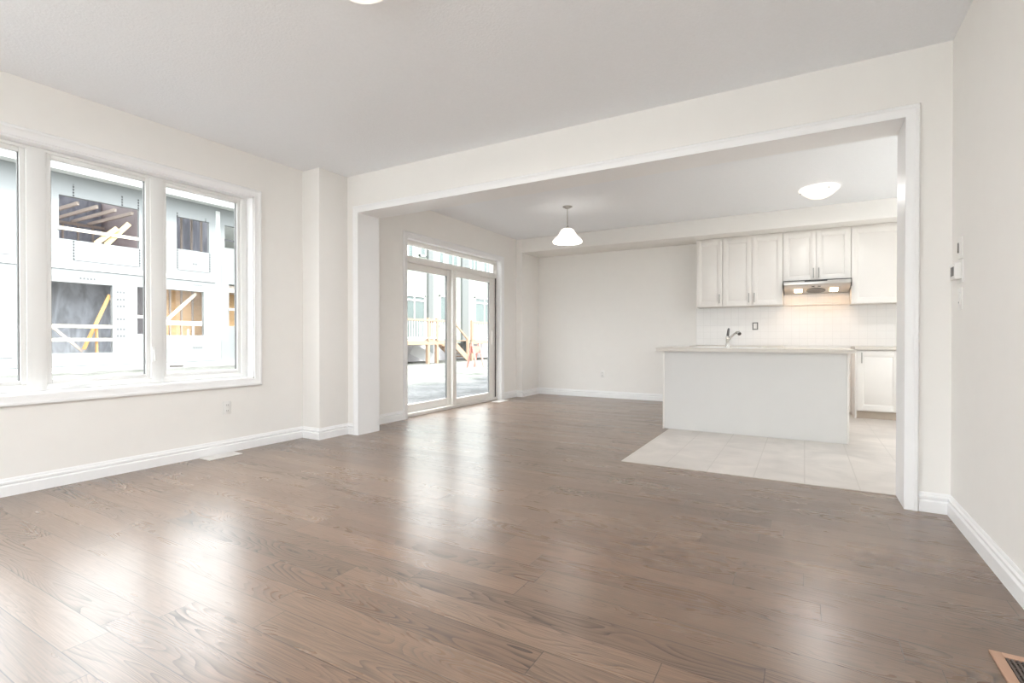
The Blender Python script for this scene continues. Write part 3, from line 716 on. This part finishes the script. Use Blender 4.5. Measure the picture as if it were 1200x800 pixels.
board((8.32, .50), (8.32, 1.40), .12, .05, M['orangewood'], BX - .1)
board((10.4, 1.55), (11.87, 2.90), .12, .05, M['whitewood'], BX + .0, -.3)
board((10.1, 1.63), (11.93, 1.63), .17, .05, M['whitewood'], BX + .03)
board((11.40, 1.14), (11.40, 1.38), .08, .05, M['whitewood'], BX + .0)
board((11.60, 1.14), (11.60, 1.56), .07, .05, M['whitewood'], BX + .0)
board((13.1, 2.29), (14.2, 2.29), .10, .04, M['whitewood'], BX + .03)
board((9.55, 1.84), (10.1, 1.84), .11, .04, M['whitewood'], BX + .03)
MB().box(BX - .04, BX + .0, 12.96, 14.0, 5.28, 5.36).build('board', M['ink'], t)
def seam(y, za, zb): MB().box(BX, BX + .006, y - .022, y + .022, za, zb).build('nail_row', M['dash_z'], t)
seam(7.64, 3.74, 4.43); seam(7.64, 5.92, 6.36); seam(9.09, 5.93, 6.32); seam(9.655, 3.76, 4.43); seam(9.62, 5.92, 6.3)
seam(11.0, 3.82, 4.65); seam(11.0, 5.95, 6.1); seam(12.29, 3.79, 4.65); seam(12.12, 5.95, 6.07)
for ya_, yb_, z_ in ((7.64, 9.66, 3.72), (11.0, 12.3, 3.79), (4.5, 6.05, 3.69), (4.6, 6.05, .37)):
    MB().box(BX, BX + .005, ya_, yb_, z_, z_ + .015).build('sheet_edge', M['ink'], t)
for (yc, zc, n) in ((9.05, 2.72, 3), (9.05, 2.45, 3), (9.05, 2.2, 3), (9.05, 1.72, 3), (9.05, 1.35, 3), (9.05, 1.1, 3), (8.0, 3.12, 5), (11.75, 3.22, 4), (10.3, 3.2, 3), (11.75, .62, 4), (11.7, 4.1, 2)):
    MB().box(BX, BX + .005, yc - n * .05, yc + n * .05, zc - .035, zc + .035).build('print_mark', M['dash_y'], t)
MB().box(BX + .0, BX + .13, 10.62, 11.15, -.145, -.06).build('foundation_vent', M['slot'], t)
MB().box(BX - .4, BX + .62, YA, 14.6, 6.66, 6.70).build('soffit', M['fascia'], t)
MB().box(BX + .58, BX + .64, YA, 14.6, 6.62, 6.95).build('roof_fascia', M['fascia'], t)
for k in range(25):
    y = YA + .5 + k * 1.15; MB().bar((BX + .5, y, 6.80), (BX - 4.6, y, 9.2), .05, .12).bar((BX - 9.1, y, 6.80), (BX - 4.6, y, 9.2), .05, .12).build('rafter', M['studs'], t)
MB().prism([(BX + .62, 6.90), (BX - 4.6, 9.30), (BX - 4.6, 9.34), (BX + .62, 6.95)], 1, YA, 14.6).build('shading_roof_deck', M['shell'], t)  # unseen front slope only, put in to dim the upper storey

# finished row houses on x = -17
RX = -17.0
t = thing('row_house', 'pale green sided row house behind the timber decks, seen through the patio door', 'building', (RX, 28, GZ))
MB().box(RX - 9, RX, 14.8, 45, .72, 7.2).build('sided_wall', M['siding'], t)
MB().box(RX - 8.9, RX - .05, 14.9, 44.9, GZ, .72).build('foundation', M['found'], t)
MB().box(RX - .3, RX + .12, 14.8, 45, 7.05, 7.3).build('eave', M['fascia'], t)
MB().prism([(RX + .12, 7.3), (RX - 4.5, 9.6), (RX - 9.1, 7.3)], 1, 14.8, 45).build('roof', M['shell'], t)
for a, b in ((20.60, 20.98), (23.60, 24.25), (27.9, 28.3)): MB().box(RX, RX + .12, a, b, GZ + .2, 7.05).build('corner_board', M['corner'], t)
def rwin(a, b, za, zb, vs=(), hs=()):
    f = MB(); e = .09
    f.box(RX, RX + .06, a, a + e, za, zb).box(RX, RX + .06, b - e, b, za, zb).box(RX, RX + .06, a, b, za, za + e).box(RX, RX + .06, a, b, zb - e, zb)
    for v in vs: f.box(RX, RX + .05, v - .04, v + .04, za, zb)
    for h in hs: f.box(RX, RX + .05, a, b, h - .04, h + .04)
    fo = f.build('window', M['deckwhite'], t)
    MB().box(RX, RX + .02, a + .02, b - .02, za + .02, zb - .02).build('pane', M['farglass'], fo)
rwin(18.4, 20.42, .85, 3.20, (19.58,), (2.93,)); rwin(21.6, 22.75, 1.6, 3.34, (22.3,)); rwin(24.95, 27.25, .85, 3.48, (26.0,), (3.14,))
rwin(18.6, 19.55, 4.5, 6.3, (19.1,)); rwin(19.95, 20.5, 5.2, 6.2); rwin(21.5, 22.0, 4.6, 6.3); rwin(22.25, 23.3, 4.7, 6.2, (22.8,)); rwin(24.5, 25.3, 4.8, 6.3, (24.9,)); rwin(25.8, 26.8, 4.8, 6.3, (26.3,))
rwin(15.3, 17.0, 4.6, 6.3, (16.1,)); rwin(15.4, 17.2, .85, 3.2, (16.3,))

def deck(label, ya, yb, corner_posts, DX=-15.0, rail_m=None):
    t = thing('timber_deck', label, 'deck', ((DX + RX) / 2, (ya + yb) / 2, GZ)); W = M['deckwood']
    MB().box(RX + .13, DX, ya, yb, .86, .90).build('deck_boards', W, t)
    MB().box(DX - .06, DX + .02, ya, yb, .72, .90).build('fascia_beam', W, t)
    MB().box(DX - .05, DX + .05, ya, yb, 1.80, 1.89).build('top_rail', rail_m or W, t)
    MB().box(DX - .03, DX + .03, ya, yb, 1.0, 1.06).build('bottom_rail', M['deckwhite'], t)
    n = int((yb - ya) / .16)
    for k in range(n):
        y = ya + (k + .5) * (yb - ya) / n; MB().box(DX - .018, DX + .018, y - .018, y + .018, 1.06, 1.80).build('baluster', M['deckwhite'], t)
    for y in corner_posts:
        MB().box(DX - .06, DX + .06, y - .06, y + .06, .9, 1.95).build('rail_post', W, t)
        MB().box(DX - .09, DX + .05, y - .07, y + .07, GZ, .72).build('support_post', W, t)
    return t
dk = deck('orange timber deck with a stair, left of the meeting stile of the patio door', 15.6, 20.2, (15.8, 18.25, 18.9, 19.7))
MB().box(-15.03, -15.0, 18.28, 18.62, .9, 1.9).build('gate_board', M['deckwood'], dk)
for k in range(5):
    MB().box(-15.9, -15.02, 20.2 + k * .24, 20.2 + k * .24 + .26, .74 - k * .17, .78 - k * .17).build('stair_tread', M['deckwood'], dk)
for x in (-15.92, -15.0):
    MB().bar((x, 20.15, .82), (x, 21.45, -.05), .05, .28).build('stair_stringer', M['deckwood'], dk)
MB().bar((-15.0, 20.2, 1.85), (-15.0, 21.4, .98), .06, .08).build('stair_rail', M['deckwood'], dk)
MB().box(-15.05, -14.95, 21.36, 21.46, GZ, 1.05).build('stair_post', M['deckwood'], dk)
MB().bar((-16.0, 18.3, .5), (-15.3, 19.3, -.1), .05, .5).build('brace_panel', M['deckwhite'], dk)
deck('orange timber deck with white lower rail, right of the meeting stile of the patio door', 21.75, 26.0, (21.8, 23.9, 25.9))
t = thing('barricade', 'pinkish orange folding barricade standing on the bare ground outside the patio door', 'barricade', (-11.5, 17.0, GZ))
for s_ in (-1, 1):
    for y in (16.72, 17.22):
        MB().bar((-11.5 + s_ * .24, y, GZ), (-11.5, y, .82), .09, .03).build('leg', M['barrier'], t)
    MB().box(-11.5 + s_ * .05 - .012, -11.5 + s_ * .05 + .012, 16.70, 17.24, .42, .70).build('board', M['barrier'], t)
